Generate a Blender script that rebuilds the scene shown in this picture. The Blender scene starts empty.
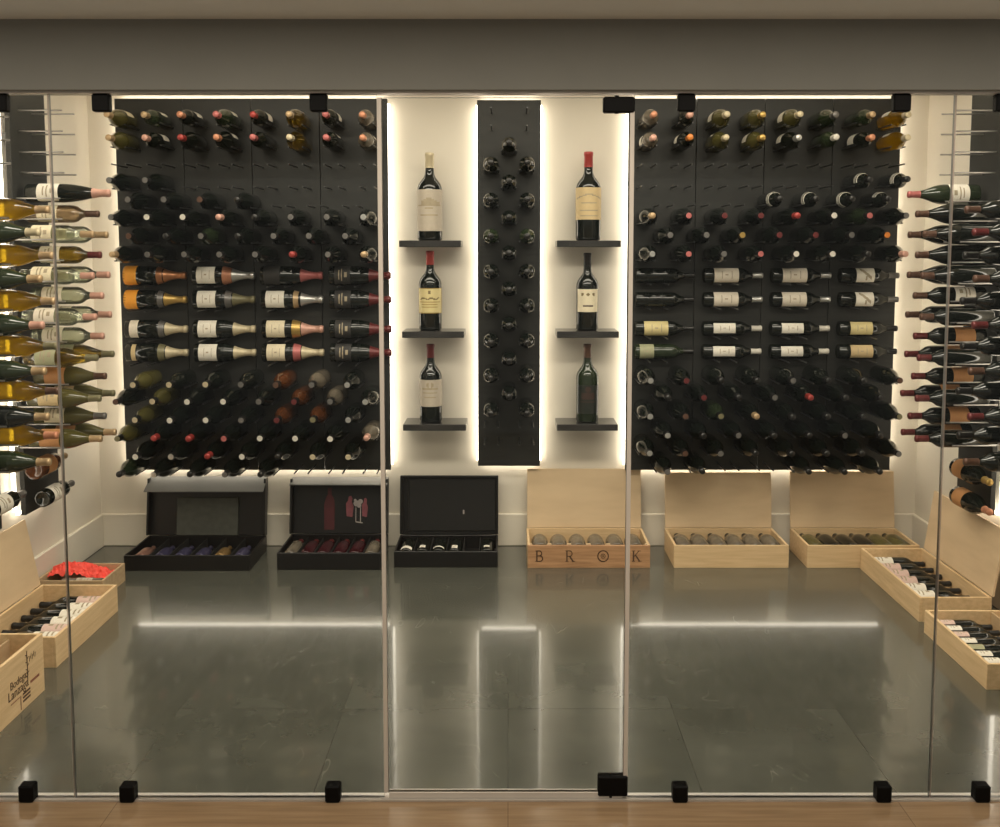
import bpy, math, random
from mathutils import Matrix, Vector
random.seed(11)
C = bpy.context.scene.collection
PI = math.pi

# ------------------------------------------------------------------ camera model
FPX, PX, HOR, EYE, PITCH = 1000.0, 508.0, 250.0, 1.55, math.radians(4.9)
PPY = HOR + FPX * math.tan(PITCH)
cp, sp = math.cos(PITCH), math.sin(PITCH)

def at(px, py, X=None, Y=None, Z=None):
    """point of the room seen at a pixel, on the plane x=X, y=Y or z=Z"""
    a, b = (px - PX) / FPX, (PPY - py) / FPX
    d = Vector((a, cp + b * sp, -sp + b * cp))
    if X is not None: t = X / d.x
    elif Y is not None: t = Y / d.y
    else: t = (Z - EYE) / d.z
    return Vector((0, 0, EYE)) + d * t

# ------------------------------------------------------------------ materials
def nodes(name):
    m = bpy.data.materials.new(name); m.use_nodes = True
    nt = m.node_tree
    return m, nt, nt.nodes['Principled BSDF'], nt.nodes['Material Output']

def mat(name, col, rough=.5, metal=0, spec=.5, coat=0, noise=0, nscale=20, stretch=None, col2=None, bump=0):
    m, nt, b, out = nodes(name)
    b.inputs['Base Color'].default_value = (*col, 1)
    b.inputs['Roughness'].default_value = rough
    b.inputs['Metallic'].default_value = metal
    b.inputs['Specular IOR Level'].default_value = spec
    b.inputs['Coat Weight'].default_value = coat
    if noise or col2 or bump:
        tc = nt.nodes.new('ShaderNodeTexCoord'); mp = nt.nodes.new('ShaderNodeMapping')
        mp.inputs['Scale'].default_value = stretch or (1, 1, 1)
        nz = nt.nodes.new('ShaderNodeTexNoise'); nz.inputs['Scale'].default_value = nscale; nz.inputs['Detail'].default_value = 5
        nt.links.new(tc.outputs['Object'], mp.inputs[0]); nt.links.new(mp.outputs[0], nz.inputs['Vector'])
        c2 = col2 or tuple(c * (1 - noise) for c in col)
        mx = nt.nodes.new('ShaderNodeMix'); mx.data_type = 'RGBA'
        rmp = nt.nodes.new('ShaderNodeMapRange'); rmp.inputs[1].default_value = .35; rmp.inputs[2].default_value = .65
        nt.links.new(nz.outputs['Fac'], rmp.inputs[0]); nt.links.new(rmp.outputs[0], mx.inputs['Factor'])
        mx.inputs['A'].default_value = (*col, 1); mx.inputs['B'].default_value = (*c2, 1)
        nt.links.new(mx.outputs['Result'], b.inputs['Base Color'])
        if bump:
            bp = nt.nodes.new('ShaderNodeBump'); bp.inputs['Strength'].default_value = bump; bp.inputs['Distance'].default_value = .002
            nt.links.new(nz.outputs['Fac'], bp.inputs['Height']); nt.links.new(bp.outputs[0], b.inputs['Normal'])
    return m

def emit(name, col, s):
    m, nt, b, out = nodes(name)
    nt.nodes.remove(b); e = nt.nodes.new('ShaderNodeEmission')
    e.inputs[0].default_value = (*col, 1); e.inputs[1].default_value = s
    nt.links.new(e.outputs[0], out.inputs[0])
    return m

def thin_glass(name, tint, ior=1.45, rough=.0, body=None, bodyfac=0.0, gloss=1.0):
    """thin-walled glass: tinted see-through plus Fresnel gloss; body adds some diffuse colour"""
    m, nt, b, out = nodes(name); nt.nodes.remove(b)
    bt = 'ShaderNodeBsdfDiffuse' if name == 'glass_edge' else 'ShaderNodeBsdfTranslucent'
    tr = nt.nodes.new('ShaderNodeBsdfTransparent'); tr.inputs[0].default_value = (*tint, 1)
    gl = nt.nodes.new('ShaderNodeBsdfGlossy'); gl.inputs[0].default_value = (gloss, gloss, gloss, 1); gl.inputs['Roughness'].default_value = rough
    fr = nt.nodes.new('ShaderNodeFresnel'); fr.inputs[0].default_value = ior
    src = tr
    if body:
        df = nt.nodes.new(bt); df.inputs[0].default_value = (*body, 1)
        m0 = nt.nodes.new('ShaderNodeMixShader'); m0.inputs[0].default_value = bodyfac
        nt.links.new(tr.outputs[0], m0.inputs[1]); nt.links.new(df.outputs[0], m0.inputs[2]); src = m0
    mx = nt.nodes.new('ShaderNodeMixShader')
    nt.links.new(fr.outputs[0], mx.inputs[0]); nt.links.new(src.outputs[0], mx.inputs[1]); nt.links.new(gl.outputs[0], mx.inputs[2])
    nt.links.new(mx.outputs[0], out.inputs[0])
    return m

def floor_mat():
    m, nt, b, out = nodes('grey_stone_tile'); N = nt.nodes.new; L = nt.links.new
    tc = N('ShaderNodeTexCoord'); sep = N('ShaderNodeSeparateXYZ'); L(tc.outputs['Object'], sep.inputs[0])
    def M(op, a, bb=None, cc=None):
        n = N('ShaderNodeMath'); n.operation = op
        for i, v in enumerate((a, bb, cc)):
            if v is None: continue
            if isinstance(v, (int, float)): n.inputs[i].default_value = v
            else: L(v, n.inputs[i])
        return n.outputs[0]
    T = .557
    def joint(o, off, T=T):
        q = M('FRACT', M('DIVIDE', M('ADD', o, off), T))
        d = M('MINIMUM', q, M('SUBTRACT', 1.0, q))
        return M('LESS_THAN', d, .0030)
    j = M('MAXIMUM', joint(sep.outputs[0], T * 20), joint(sep.outputs[1], .53 * 20 + JOINT_OFF, .53))
    def tid(o, off, T=T): return M('FLOOR', M('DIVIDE', M('ADD', o, off), T))
    cmb = N('ShaderNodeCombineXYZ'); L(tid(sep.outputs[0], T * 20), cmb.inputs[0]); L(tid(sep.outputs[1], .53 * 20 + JOINT_OFF, .53), cmb.inputs[1])
    wn = N('ShaderNodeTexWhiteNoise'); wn.noise_dimensions = '3D'; L(cmb.outputs[0], wn.inputs['Vector'])
    add = N('ShaderNodeVectorMath'); add.operation = 'MULTIPLY_ADD'; L(wn.outputs['Color'], add.inputs[0]); add.inputs[1].default_value = (7, 7, 7); L(tc.outputs['Object'], add.inputs[2])
    n1 = N('ShaderNodeTexNoise'); n1.inputs['Scale'].default_value = 3.0; n1.inputs['Detail'].default_value = 8; n1.inputs['Roughness'].default_value = .62; L(add.outputs[0], n1.inputs['Vector'])
    cr = N('ShaderNodeValToRGB'); L(n1.outputs['Fac'], cr.inputs[0])
    cr.color_ramp.elements[0].position = .28; cr.color_ramp.elements[0].color = (.054, .057, .046, 1)
    cr.color_ramp.elements[1].position = .75; cr.color_ramp.elements[1].color = (.090, .092, .075, 1)
    # fine pale veins
    mp = N('ShaderNodeMapping'); L(add.outputs[0], mp.inputs[0]); mp.inputs['Scale'].default_value = (2.4, 1.0, 1); mp.inputs['Rotation'].default_value = (0, 0, .7)
    n2 = N('ShaderNodeTexNoise'); n2.inputs['Scale'].default_value = 1.6; n2.inputs['Detail'].default_value = 3; n2.inputs['Distortion'].default_value = 1.2; L(mp.outputs[0], n2.inputs['Vector'])
    v = M('LESS_THAN', M('ABSOLUTE', M('SUBTRACT', n2.outputs['Fac'], .5)), .0014)
    n3 = N('ShaderNodeTexNoise'); n3.inputs['Scale'].default_value = 5; L(add.outputs[0], n3.inputs['Vector'])
    v = M('MULTIPLY', v, M('GREATER_THAN', n3.outputs['Fac'], .58))
    m1 = N('ShaderNodeMix'); m1.data_type = 'RGBA'; L(M('MULTIPLY', v, .16), m1.inputs['Factor']); L(cr.outputs[0], m1.inputs['A']); m1.inputs['B'].default_value = (.42, .40, .33, 1)
    m2 = N('ShaderNodeMix'); m2.data_type = 'RGBA'; L(M('MULTIPLY', j, .5), m2.inputs['Factor']); L(m1.outputs['Result'], m2.inputs['A']); m2.inputs['B'].default_value = (.03, .03, .025, 1)
    L(m2.outputs['Result'], b.inputs['Base Color'])
    mr = N('ShaderNodeMapRange'); L(n1.outputs['Fac'], mr.inputs[0]); mr.inputs[3].default_value = .20; mr.inputs[4].default_value = .20
    L(mr.outputs[0], b.inputs['Roughness'])
    b.inputs['Specular IOR Level'].default_value = .5
    b.inputs['Coat Weight'].default_value = .6; b.inputs['Coat Roughness'].default_value = .06; b.inputs['Coat IOR'].default_value = 1.35
    return m

def plank_mat():
    m, nt, b, out = nodes('oak_planks'); N = nt.nodes.new; L = nt.links.new
    tc = N('ShaderNodeTexCoord')
    br = N('ShaderNodeTexBrick'); L(tc.outputs['Object'], br.inputs['Vector'])
    br.inputs['Scale'].default_value = 1; br.inputs['Brick Width'].default_value = 1.1; br.inputs['Row Height'].default_value = .17
    br.inputs['Mortar Size'].default_value = .0012; br.inputs['Color1'].default_value = (.42, .285, .165, 1); br.inputs['Color2'].default_value = (.49, .335, .195, 1); br.inputs['Mortar'].default_value = (.25, .17, .10, 1)
    mp = N('ShaderNodeMapping'); L(tc.outputs['Object'], mp.inputs[0]); mp.inputs['Scale'].default_value = (1.2, 16, 1)
    nz = N('ShaderNodeTexNoise'); L(mp.outputs[0], nz.inputs['Vector']); nz.inputs['Scale'].default_value = 3; nz.inputs['Detail'].default_value = 6
    mx = N('ShaderNodeMix'); mx.data_type = 'RGBA'; mx.blend_type = 'MULTIPLY'; mx.inputs['Factor'].default_value = .5
    L(br.outputs['Color'], mx.inputs['A'])
    rp = N('ShaderNodeValToRGB'); L(nz.outputs['Fac'], rp.inputs[0]); rp.color_ramp.elements[0].color = (.45, .42, .4, 1); rp.color_ramp.elements[1].color = (1, 1, 1, 1); rp.color_ramp.elements[0].position = .3; rp.color_ramp.elements[1].position = .65
    L(rp.outputs[0], mx.inputs['B']); L(mx.outputs['Result'], b.inputs['Base Color'])
    b.inputs['Roughness'].default_value = .16
    return m

Yb = at(PX, 545, Z=0).y          # back wall
Yg = at(PX, 798, Z=0).y          # glass plane
Yp = Yb - .075                   # face of the back peg panels
W = -(at(85, 150, Y=Yb).x + at(105, 515, Y=Yb).x) / 2   # side walls at +-W
Xs = W - .075                    # face of the side peg panels
CEIL = 2.47
JOINT_OFF = -at(PX, 647, Z=0).y

M = {}
M['paint'] = mat('cream_paint', (.75, .685, .575), .55, noise=.03, nscale=3)
M['header'] = mat('grey_plaster', (.20, .20, .18), .8, noise=.05, nscale=5)
M['outer_ceiling'] = mat('pale_ceiling', (.68, .70, .67), .85, noise=.03, nscale=4)
M['tile'] = floor_mat(); M['oak'] = plank_mat()
M['board'] = mat('charcoal_board', (.034, .034, .031), .42, noise=.30, nscale=4, stretch=(1.5, 1, 22), spec=.3)
M['peg'] = mat('dark_peg_metal', (.10, .10, .10), .35, metal=.8)
M['silver_peg'] = mat('grey_peg_metal', (.42, .40, .38), .35, metal=.9)
M['led'] = emit('warm_led', (1, .89, .74), 9.5)
M['glass'] = thin_glass('pane_glass', (.975, .985, .975), 1.22)
M['glass_edge'] = thin_glass('glass_edge', (.86, .82, .79), 1.2, .3, body=(.72, .63, .58), bodyfac=.5, gloss=.3)
M['seal'] = mat('frosted_seal', (.74, .68, .61), .35, noise=.05, nscale=8, stretch=(1, 1, .1))
M['black'] = mat('black_metal', (.003, .003, .003), .55, spec=.15, noise=.2, nscale=40)
M['alu'] = mat('brushed_channel', (.70, .66, .61), .35, metal=.5, noise=.1, nscale=30, stretch=(1, 30, 1))
M['shelf'] = mat('shelf_black', (.03, .028, .026), .25, noise=.3, nscale=6, stretch=(1, 12, 1), coat=.3)
M['crate'] = mat('pine', (.76, .545, .31), .6, noise=.0, nscale=5, stretch=(1, 9, 14), col2=(.65, .45, .24), bump=.1)
M['crate_warm'] = mat('warm_pine', (.52, .29, .145), .55, nscale=5, stretch=(1, 9, 14), col2=(.36, .19, .09), bump=.1)
M['crate_ply'] = mat('pale_ply', (.74, .555, .35), .65, nscale=3, stretch=(1, 4, 4), col2=(.64, .47, .29))
M['crate_inner'] = mat('rough_pine', (.50, .36, .21), .75, nscale=5, stretch=(1, 9, 14), col2=(.42, .29, .16))
M['ink'] = mat('brown_ink', (.10, .05, .025), .7, noise=.2, nscale=60)
M['ink_red'] = mat('rust_ink', (.30, .10, .06), .7, noise=.3, nscale=60)
M['leather'] = mat('black_leatherette', (.005, .005, .0055), .42, noise=.3, nscale=120, bump=.15)
M['felt'] = mat('black_felt', (.009, .009, .0085), .85, noise=.3, nscale=80)
M['flap'] = mat('lit_flap_grey', (.20, .195, .18), .6, noise=.1, nscale=8)  # LED light on the black lid's upturned flange, put into its colour
M['booklet'] = mat('grey_felt_card', (.07, .073, .06), .8, noise=.2, nscale=40)
M['tissue'] = mat('red_tissue', (.95, .10, .07), .6, noise=.15, nscale=30)
M['print_red'] = mat('muted_red_print', (.075, .009, .013), .6, noise=.3, nscale=30)
M['print_pink'] = mat('pink_print', (.22, .06, .075), .6, noise=.3, nscale=30)
M['print_white'] = mat('white_print', (.36, .32, .30), .6, noise=.2, nscale=30)
M['ring'] = mat('steel_rim', (.5, .5, .48), .25, metal=1, noise=.1, nscale=30)
# bottle glass
G = {}
G['dark'] = mat('dark_bottle_glass', (.006, .008, .006), .07, spec=.6, noise=.2, nscale=3)
G['green'] = mat('green_bottle_glass', (.020, .030, .014), .08, spec=.6, noise=.2, nscale=3)
G['olive'] = mat('olive_bottle_glass', (.085, .075, .022), .09, spec=.6, noise=.2, nscale=3)
G['brown'] = mat('brown_bottle_glass', (.090, .030, .010), .09, spec=.6, noise=.2, nscale=3)
G['amber'] = thin_glass('amber_bottle_glass', (.80, .64, .14), 1.5, .05, body=(.62, .44, .05), bodyfac=.68)
G['gold'] = thin_glass('golden_bottle_glass', (.66, .54, .16), 1.5, .05, body=(.52, .38, .07), bodyfac=.35)
G['clear'] = thin_glass('pale_green_bottle_glass', (.86, .89, .78), 1.5, .04, body=(.80, .82, .66), bodyfac=.25)
G['blush'] = thin_glass('blush_bottle_glass', (.80, .70, .54), 1.5, .04, body=(.85, .66, .48), bodyfac=.40)
G['purple'] = mat('purple_foil_wrap', (.055, .05, .105), .35, metal=.3, noise=.2, nscale=20)
G['rosewrap'] = mat('rose_foil_wrap', (.30, .16, .12), .35, metal=.4, noise=.2, nscale=20)
G['goldwrap'] = mat('gold_foil_wrap', (.34, .21, .08), .3, metal=.6, noise=.2, nscale=20)
G['wine'] = mat('red_bottle_glass', (.040, .006, .009), .12, spec=.6, noise=.2, nscale=10)
G['smoke'] = mat('grey_bottle_glass', (.15, .125, .092), .15, spec=.6, noise=.4, nscale=14)
# capsules
K = {}
for k, c, r, me in (('tan', (.48, .33, .18), .35, .3), ('red', (.36, .045, .038), .35, .2), ('rose', (.48, .14, .13), .4, .2), ('pink', (.62, .34, .26), .4, .2),
                    ('salmon', (.58, .25, .14), .4, .3), ('white', (.64, .60, .52), .45, 0), ('grey', (.17, .16, .15), .35, .4), ('black', (.015, .014, .013), .3, .2),
                    ('brown', (.11, .055, .035), .35, .2), ('maroon', (.13, .022, .022), .35, .2), ('gold', (.52, .34, .10), .3, .6), ('cream', (.58, .49, .32), .4, .2),
                    ('silver', (.56, .55, .52), .28, .7), ('orange', (.62, .20, .035), .4, .1), ('olive', (.19, .17, .09), .4, .2), ('copper', (.46, .20, .09), .3, .6)):
    K[k] = mat(k + '_foil', c, r, metal=me, noise=.12, nscale=60)
# labels
LB = {}
for k, c in (('white', (.82, .77, .67)), ('cream', (.76, .67, .48)), ('ivory', (.78, .70, .58)), ('yellow', (.68, .57, .28)), ('tan', (.62, .47, .25)), ('orange', (.86, .36, .03)),
             ('kraft', (.50, .24, .09)), ('black', (.03, .028, .026)), ('sage', (.36, .36, .22)), ('gold', (.50, .38, .14)), ('pinkish', (.66, .48, .42)), ('taupe', (.50, .43, .34)), ('relief', (.020, .024, .019))):
    LB[k] = mat(k + '_label_paper', c, .65 if k != 'relief' else .3, noise=.06, nscale=80)
INKF = mat('label_faint_ink', (.44, .35, .24), .6, noise=.2, nscale=60)
INK = mat('label_ink', (.40, .33, .22), .6, noise=.2, nscale=60)
INKD = mat('label_dark_ink', (.22, .16, .07), .6, noise=.2, nscale=60)
INKG = mat('label_gold_ink', (.42, .28, .08), .45, metal=.3, noise=.2, nscale=60)
INKR = mat('label_relief_ink', (.06, .035, .028), .3, noise=.2, nscale=60)

# ------------------------------------------------------------------ mesh builder
class MB:
    def __init__(s): s.v, s.f, s.m, s.sm = [], [], [], []
    def add(s, vs, fs, mi=0, smooth=False, T=None):
        o = len(s.v)
        s.v += [tuple(T @ Vector(v)) if T else tuple(v) for v in vs]
        for f in fs:
            s.f.append(tuple(i + o for i in f)); s.m.append(mi); s.sm.append(smooth)
        return s
    def box(s, x0, x1, y0, y1, z0, z1, mi=0, T=None, b=0):
        if b <= 0:
            vs = [(x, y, z) for z in (z0, z1) for y in (y0, y1) for x in (x0, x1)]
            return s.add(vs, [(0, 2, 3, 1), (4, 5, 7, 6), (0, 1, 5, 4), (2, 6, 7, 3), (0, 4, 6, 2), (1, 3, 7, 5)], mi, False, T)
        b = min(b, (x1 - x0) * .45, (y1 - y0) * .45, (z1 - z0) * .45)
        # chamfered box: each corner gives three vertices
        vs, idx = [], {}
        for sx in (0, 1):
            for sy in (0, 1):
                for sz in (0, 1):
                    c = [(x0, x1)[sx], (y0, y1)[sy], (z0, z1)[sz]]
                    for ax in range(3):
                        p = list(c)
                        for k, sg in enumerate((sx, sy, sz)):
                            if k != ax: p[k] += b if sg == 0 else -b
                        idx[(sx, sy, sz, ax)] = len(vs); vs.append(p)
        fs = []
        for ax in range(3):
            o1, o2 = [k for k in range(3) if k != ax]
            for sg in (0, 1):
                q = []
                for a, bb in ((0, 0), (1, 0), (1, 1), (0, 1)):
                    cr = [0, 0, 0]; cr[ax] = sg; cr[o1] = a; cr[o2] = bb
                    q.append(idx[(*cr, ax)])
                fs.append(tuple(q))
        for ax in range(3):          # edges along ax
            o1, o2 = [k for k in range(3) if k != ax]
            for a in (0, 1):
                for bb in (0, 1):
                    q = []
                    for sg, face in ((0, o1), (1, o1), (1, o2), (0, o2)):
                        cr = [0, 0, 0]; cr[ax] = sg; cr[o1] = a; cr[o2] = bb
                        q.append(idx[(*cr, face)])
                    fs.append(tuple(q))
        for sx in (0, 1):
            for sy in (0, 1):
                for sz in (0, 1): fs.append(tuple(idx[(sx, sy, sz, k)] for k in range(3)))
        ctr = Vector(((x0 + x1) / 2, (y0 + y1) / 2, (z0 + z1) / 2)); out = []
        for f in fs:
            P = [Vector(vs[i]) for i in f]
            n = (P[1] - P[0]).cross(P[2] - P[0]); c = sum(P, Vector()) / len(P)
            out.append(f if n.dot(c - ctr) > 0 else tuple(reversed(f)))
        return s.add(vs, out, mi, False, T)
    def lathe(s, prof, n=20, mi=0, T=None, smooth=True):
        vs, fs, rings = [], [], []
        for r, z in prof:
            if r < 1e-6: rings.append([len(vs)]); vs.append((0, 0, z))
            else:
                rings.append(list(range(len(vs), len(vs) + n)))
                vs += [(r * math.cos(2 * PI * k / n), r * math.sin(2 * PI * k / n), z) for k in range(n)]
        for a, b in zip(rings, rings[1:]):
            for k in range(n):
                k2 = (k + 1) % n
                if len(a) == 1 and len(b) == 1: continue
                if len(a) == 1: fs.append((a[0], b[k2], b[k]))
                elif len(b) == 1: fs.append((a[k], a[k2], b[0]))
                else: fs.append((a[k], a[k2], b[k2], b[k]))
        return s.add(vs, fs, mi, smooth, T)
    def rod(s, p, q, r, n=6, mi=0):
        p, q = Vector(p), Vector(q); d = q - p
        R = d.to_track_quat('Z', 'Y').to_matrix().to_4x4(); T = Matrix.Translation(p) @ R
        return s.lathe([(0, 0), (r, 0), (r, d.length), (0, d.length)], n, mi, T, False)
    def mesh(s, name, mats):
        me = bpy.data.meshes.new(name); me.from_pydata(s.v, [], s.f)
        for m in (mats if isinstance(mats, (list, tuple)) else [mats]): me.materials.append(m)
        me.polygons.foreach_set('material_index', s.m); me.polygons.foreach_set('use_smooth', s.sm); me.update()
        return me
    def build(s, name, mats, parent=None):
        return link(name, s.mesh(name, mats), parent)

def link(name, data, parent=None, T=None):
    o = bpy.data.objects.new(name, data); C.objects.link(o)
    if parent: o.parent = parent
    if T is not None: o.matrix_local = T
    return o

def tag(o, label, cat, group=None):
    o['label'] = label; o['category'] = cat
    if group: o['group'] = group
    return o

def thing(name, label, cat, T=None, group=None):
    o = bpy.data.objects.new(name, None); C.objects.link(o); o.empty_display_size = .05
    if T is not None: o.matrix_world = T
    return tag(o, label, cat, group)

def struct(name, mb, m, parent=None):
    o = mb.build(name, m, parent)
    if not parent: o['kind'] = 'structure'
    return o

# ------------------------------------------------------------------ room shell
HZ = at(PX, 89.5, Y=Yg - .05).z                    # underside of the header
OC = at(PX, 19, Y=Yg - .05).z                      # outer ceiling
struct('floor', MB().box(-W - .1, W + .1, Yg + .02, Yb + .1, -.1, 0), M['tile'])
struct('floor_outside', MB().box(-4, 4, -3.0, Yg - .02, -.1, 0), M['oak'])
struct('trim_threshold', MB().box(-W, W, Yg - .02, Yg + .02, -.1, .0045), M['alu'])
struct('wall_back', MB().box(-W - .1, W + .1, Yb, Yb + .1, 0, CEIL), M['paint'])
struct('wall_left', MB().box(-W - .1, -W, Yg - .05, Yb, 0, CEIL), M['paint'])
struct('wall_right', MB().box(W, W + .1, Yg - .05, Yb, 0, CEIL), M['paint'])
struct('ceiling', MB().box(-W - .1, W + .1, Yg + .06, Yb + .1, CEIL, CEIL + .08), M['paint'])
struct('wall_header', MB().box(-4, 4, Yg - .05, Yg + .05, HZ, CEIL + .08), M['header'])
struct('ceiling_outside', MB().box(-4, 4, -3.0, Yg - .05, OC, OC + .1), M['outer_ceiling'])
struct('trim_channel', MB().box(-W, W, Yg - .018, Yg + .018, HZ - .004, HZ), M['alu'])
BBH = at(105, 514, Y=Yb - .018).z
bb = MB().box(-W, W, Yb - .018, Yb, 0, BBH, b=.004); struct('baseboard_back', bb, M['paint'])
struct('baseboard_left', MB().box(-W, -W + .018, Yg + .03, Yb - .018, 0, BBH, b=.004), M['paint'])
struct('baseboard_right', MB().box(W - .018, W, Yg + .03, Yb - .018, 0, BBH, b=.004), M['paint'])

# ------------------------------------------------------------------ glass front
def gx(px, py): return at(px, py, Y=Yg).x
XJ = [-W + .002, (gx(47, 95) + gx(77, 795)) / 2, (gx(379, 98) + gx(384, 795)) / 2, (gx(631, 98) + gx(629, 795)) / 2, (gx(954, 95) + gx(930.5, 795)) / 2, W - .002]
def pane(name, x0, x1, z0, z1, seal=False):
    mb = MB(); t = .006
    vs = [(x, y, z) for z in (z0, z1) for y in (Yg - t, Yg + t) for x in (x0, x1)]
    mb.add(vs, [(0, 1, 5, 4), (2, 6, 7, 3)], 0); mb.add(vs, [(0, 2, 3, 1), (4, 5, 7, 6), (0, 4, 6, 2), (1, 3, 7, 5)], 1)
    return struct(name, mb, [M['glass'], M['glass_edge']])
clz = at(PX, 102, Y=Yg - .02).z; cbz = at(PX, 796, Y=Yg - .012).z
def clamp(parent, px, top, w=.047, h=.047, name='clamp'):
    x = gx(px, 102 if top else 793); z = clz if top else cbz
    if top: mb = MB().box(x - w / 2, x + w / 2, Yg - .014, Yg + .012, z - h / 2, z + h / 2, b=.004)
    else: mb = MB().box(x - w * .45, x + w * .45, Yg - .028, Yg + .008, .0005, .0490, b=.004)
    o = mb.build(name, M['black'], parent)
    return o
wins = []
for i in (0, 1, 3, 4):
    w_ = pane('window_%d' % (len(wins) + 1), XJ[i] + .002, XJ[i + 1] - .002, .0046, HZ - .002); wins.append(w_)
for w_, px, top in ((0, 0, 1), (0, 30, 0), (1, 102, 1), (1, 319, 1), (1, 130, 0), (1, 334, 0), (2, 686, 1), (2, 901, 1), (2, 679, 0), (2, 881, 0), (3, 1003, 1), (3, 979, 0)):
    clamp(wins[w_], px, top)
door = pane('door_1', XJ[2] + .010, XJ[3] - .010, .022, HZ - .014)
hx = XJ[3] - .010 - .030
for z, n in ((at(616, 104, Y=Yg - .02).z, 'hinge'), (at(613, 787, Y=Yg - .014).z, 'hinge')):
    hh = .042 if z > 1 else .060
    h = MB().box(hx - .042, hx + .042, Yg - .014, Yg + .014, z - hh / 2, z + hh / 2, b=.004).build(n, M['black'], door)
    MB().lathe([(0, -hh * .56), (.006, -hh * .56), (.006, hh * .56), (0, hh * .56)], 12, 0, Matrix.Translation((hx - .006, Yg - .006, z)), True).build('pivot', M['black'], h)
for x in (XJ[2] + .004, XJ[3] - .004):
    MB().box(x - .006, x + .006, Yg - .008, Yg + .008, .02, HZ - .014, b=.001).build('edge_seal', M['seal'], door)
MB().box(XJ[2] + .012, XJ[3] - .012, Yg - .010, Yg + .010, .0047, .022, b=.001).build('bottom_seal', M['seal'], door)

# ------------------------------------------------------------------ bottles
PROF = {
 'bordeaux': ([(0, .012), (.020, .006), (.030, .0), (.0355, .002), (.0375, .007), (.0375, .183), (.0365, .195), (.0315, .210), (.0225, .222), (.0165, .233), (.0138, .246), (.0132, .284), (.0143, .286), (.0143, .295), (.0130, .299), (0, .299)], .246),
 'burgundy': ([(0, .012), (.022, .006), (.034, .0), (.0415, .002), (.0430, .007), (.0430, .150), (.0412, .168), (.0355, .190), (.0265, .213), (.0195, .234), (.0145, .255), (.0132, .284), (.0143, .286), (.0143, .295), (.0130, .299), (0, .299)], .250),
 'champagne': ([(0, .018), (.022, .008), (.038, .0), (.0460, .002), (.0480, .008), (.0480, .140), (.0460, .160), (.0400, .186), (.0290, .212), (.0215, .237), (.0170, .262), (.0160, .285), (.0175, .287), (.0175, .300), (.0150, .304), (0, .304)], .200),
 'magnum': ([(0, .012), (.022, .006), (.034, .0), (.0405, .002), (.0425, .007), (.0430, .168), (.0420, .180), (.0375, .193), (.0290, .205), (.0205, .216), (.0165, .226), (.0148, .240), (.0140, .284), (.0154, .286), (.0154, .295), (.0140, .299), (0, .299)], .247),
 'flute': ([(0, .008), (.020, .003), (.031, .0), (.0360, .002), (.0375, .007), (.0375, .150), (.0355, .180), (.0300, .215), (.0225, .250), (.0165, .280), (.0142, .300), (.0142, .316), (.0156, .318), (.0156, .326), (.0142, .330), (0, .330)], .262),
}
cache = {}
def prof_r(shape, z):
    P = [p for p in PROF[shape][0][2:]]
    for (r0, z0), (r1, z1) in zip(P, P[1:]):
        if z0 <= z <= z1 and z1 > z0: return r0 + (r1 - r0) * (z - z0) / (z1 - z0)
    return P[0][0]
def body_mesh(shape, g):
    k = ('b', shape, g)
    if k not in cache: cache[k] = MB().lathe(PROF[shape][0], 22).mesh('glass_body', G[g])
    return cache[k]
def cap_mesh(shape, c):
    dark = c.startswith('top_'); c = c.replace('top_', '')
    k = ('c', shape, c, dark)
    if k not in cache:
        P, z0 = PROF[shape]
        q = [(prof_r(shape, z0) + .0007, z0)] + [(r + .0007, z) for r, z in P if z > z0 and r > 0]
        q += [(0, P[-1][1] + .0009)]
        if shape == 'champagne':
            q = q[:-4] + [(.0182, .286), (.0192, .290), (.0192, .303), (.0165, .308), (0, .3085)]
        if dark:                      # dark foil with a pale round top
            mb = MB().lathe(q[:-1], 18).lathe(q[-2:], 18, 1)
            cache[k] = mb.mesh('foil_capsule', [K['black'], K[c]])
        else: cache[k] = MB().lathe(q, 18).mesh('foil_capsule', K[c])
    return cache[k]
def pat_plain(u, v): return 0
def pat_text(u, v):
    if abs(u) < .10 and .62 < v < .80: return 1
    if abs(u) < .30 and .44 < v < .50: return 1
    if abs(u) < .22 and .28 < v < .32: return 1
    return 0
def pat_mark(u, v):
    if u * u * 2 + (v - .5) ** 2 < .006: return 1
    if abs(u) < .22 and (.30 < v < .325 or .70 < v < .725): return 1
    return 0
def pat_slash(u, v):
    if abs((u + .1) - (v - .5) * .9) < .10 and .2 < v < .85: return 1
    if abs(u - .2) < .12 and .5 < v < .6: return 1
    return 0
def pat_castle(u, v):      # a soft house-and-trees vignette over text lines
    x, y = u, v
    if .60 < y < .64 and abs(x) < .34: return 1
    if abs(x) < .20 and .64 < y < .72: return 1
    if abs(x) < .13 and .72 < y < .80 - abs(x) * .3: return 1
    if abs(x - .27) < .06 and .64 < y < .70: return 1
    if abs(x) < .10 and .545 < y < .565: return 1
    if abs(x) < .26 and (.43 < y < .445 or .37 < y < .385): return 2
    if abs(x) < .20 and (.30 < y < .315 or .20 < y < .215): return 2
    return 0
def pat_gold(u, v):
    x, y = u, v
    if x * x * 1.6 + (y - .83) ** 2 * .7 < .0045: return 1
    if abs(x - (y - .58) * .25) < .30 and abs(y - .58 - .03 * math.sin(x * 26)) < .030: return 1
    if abs(x) < .34 and .44 < y < .455: return 2
    if abs(x) < .26 and (.33 < y < .355 or .24 < y < .26): return 2
    if abs(x) > .415 or y > .965 or y < .035: return 2
    return 0
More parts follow.
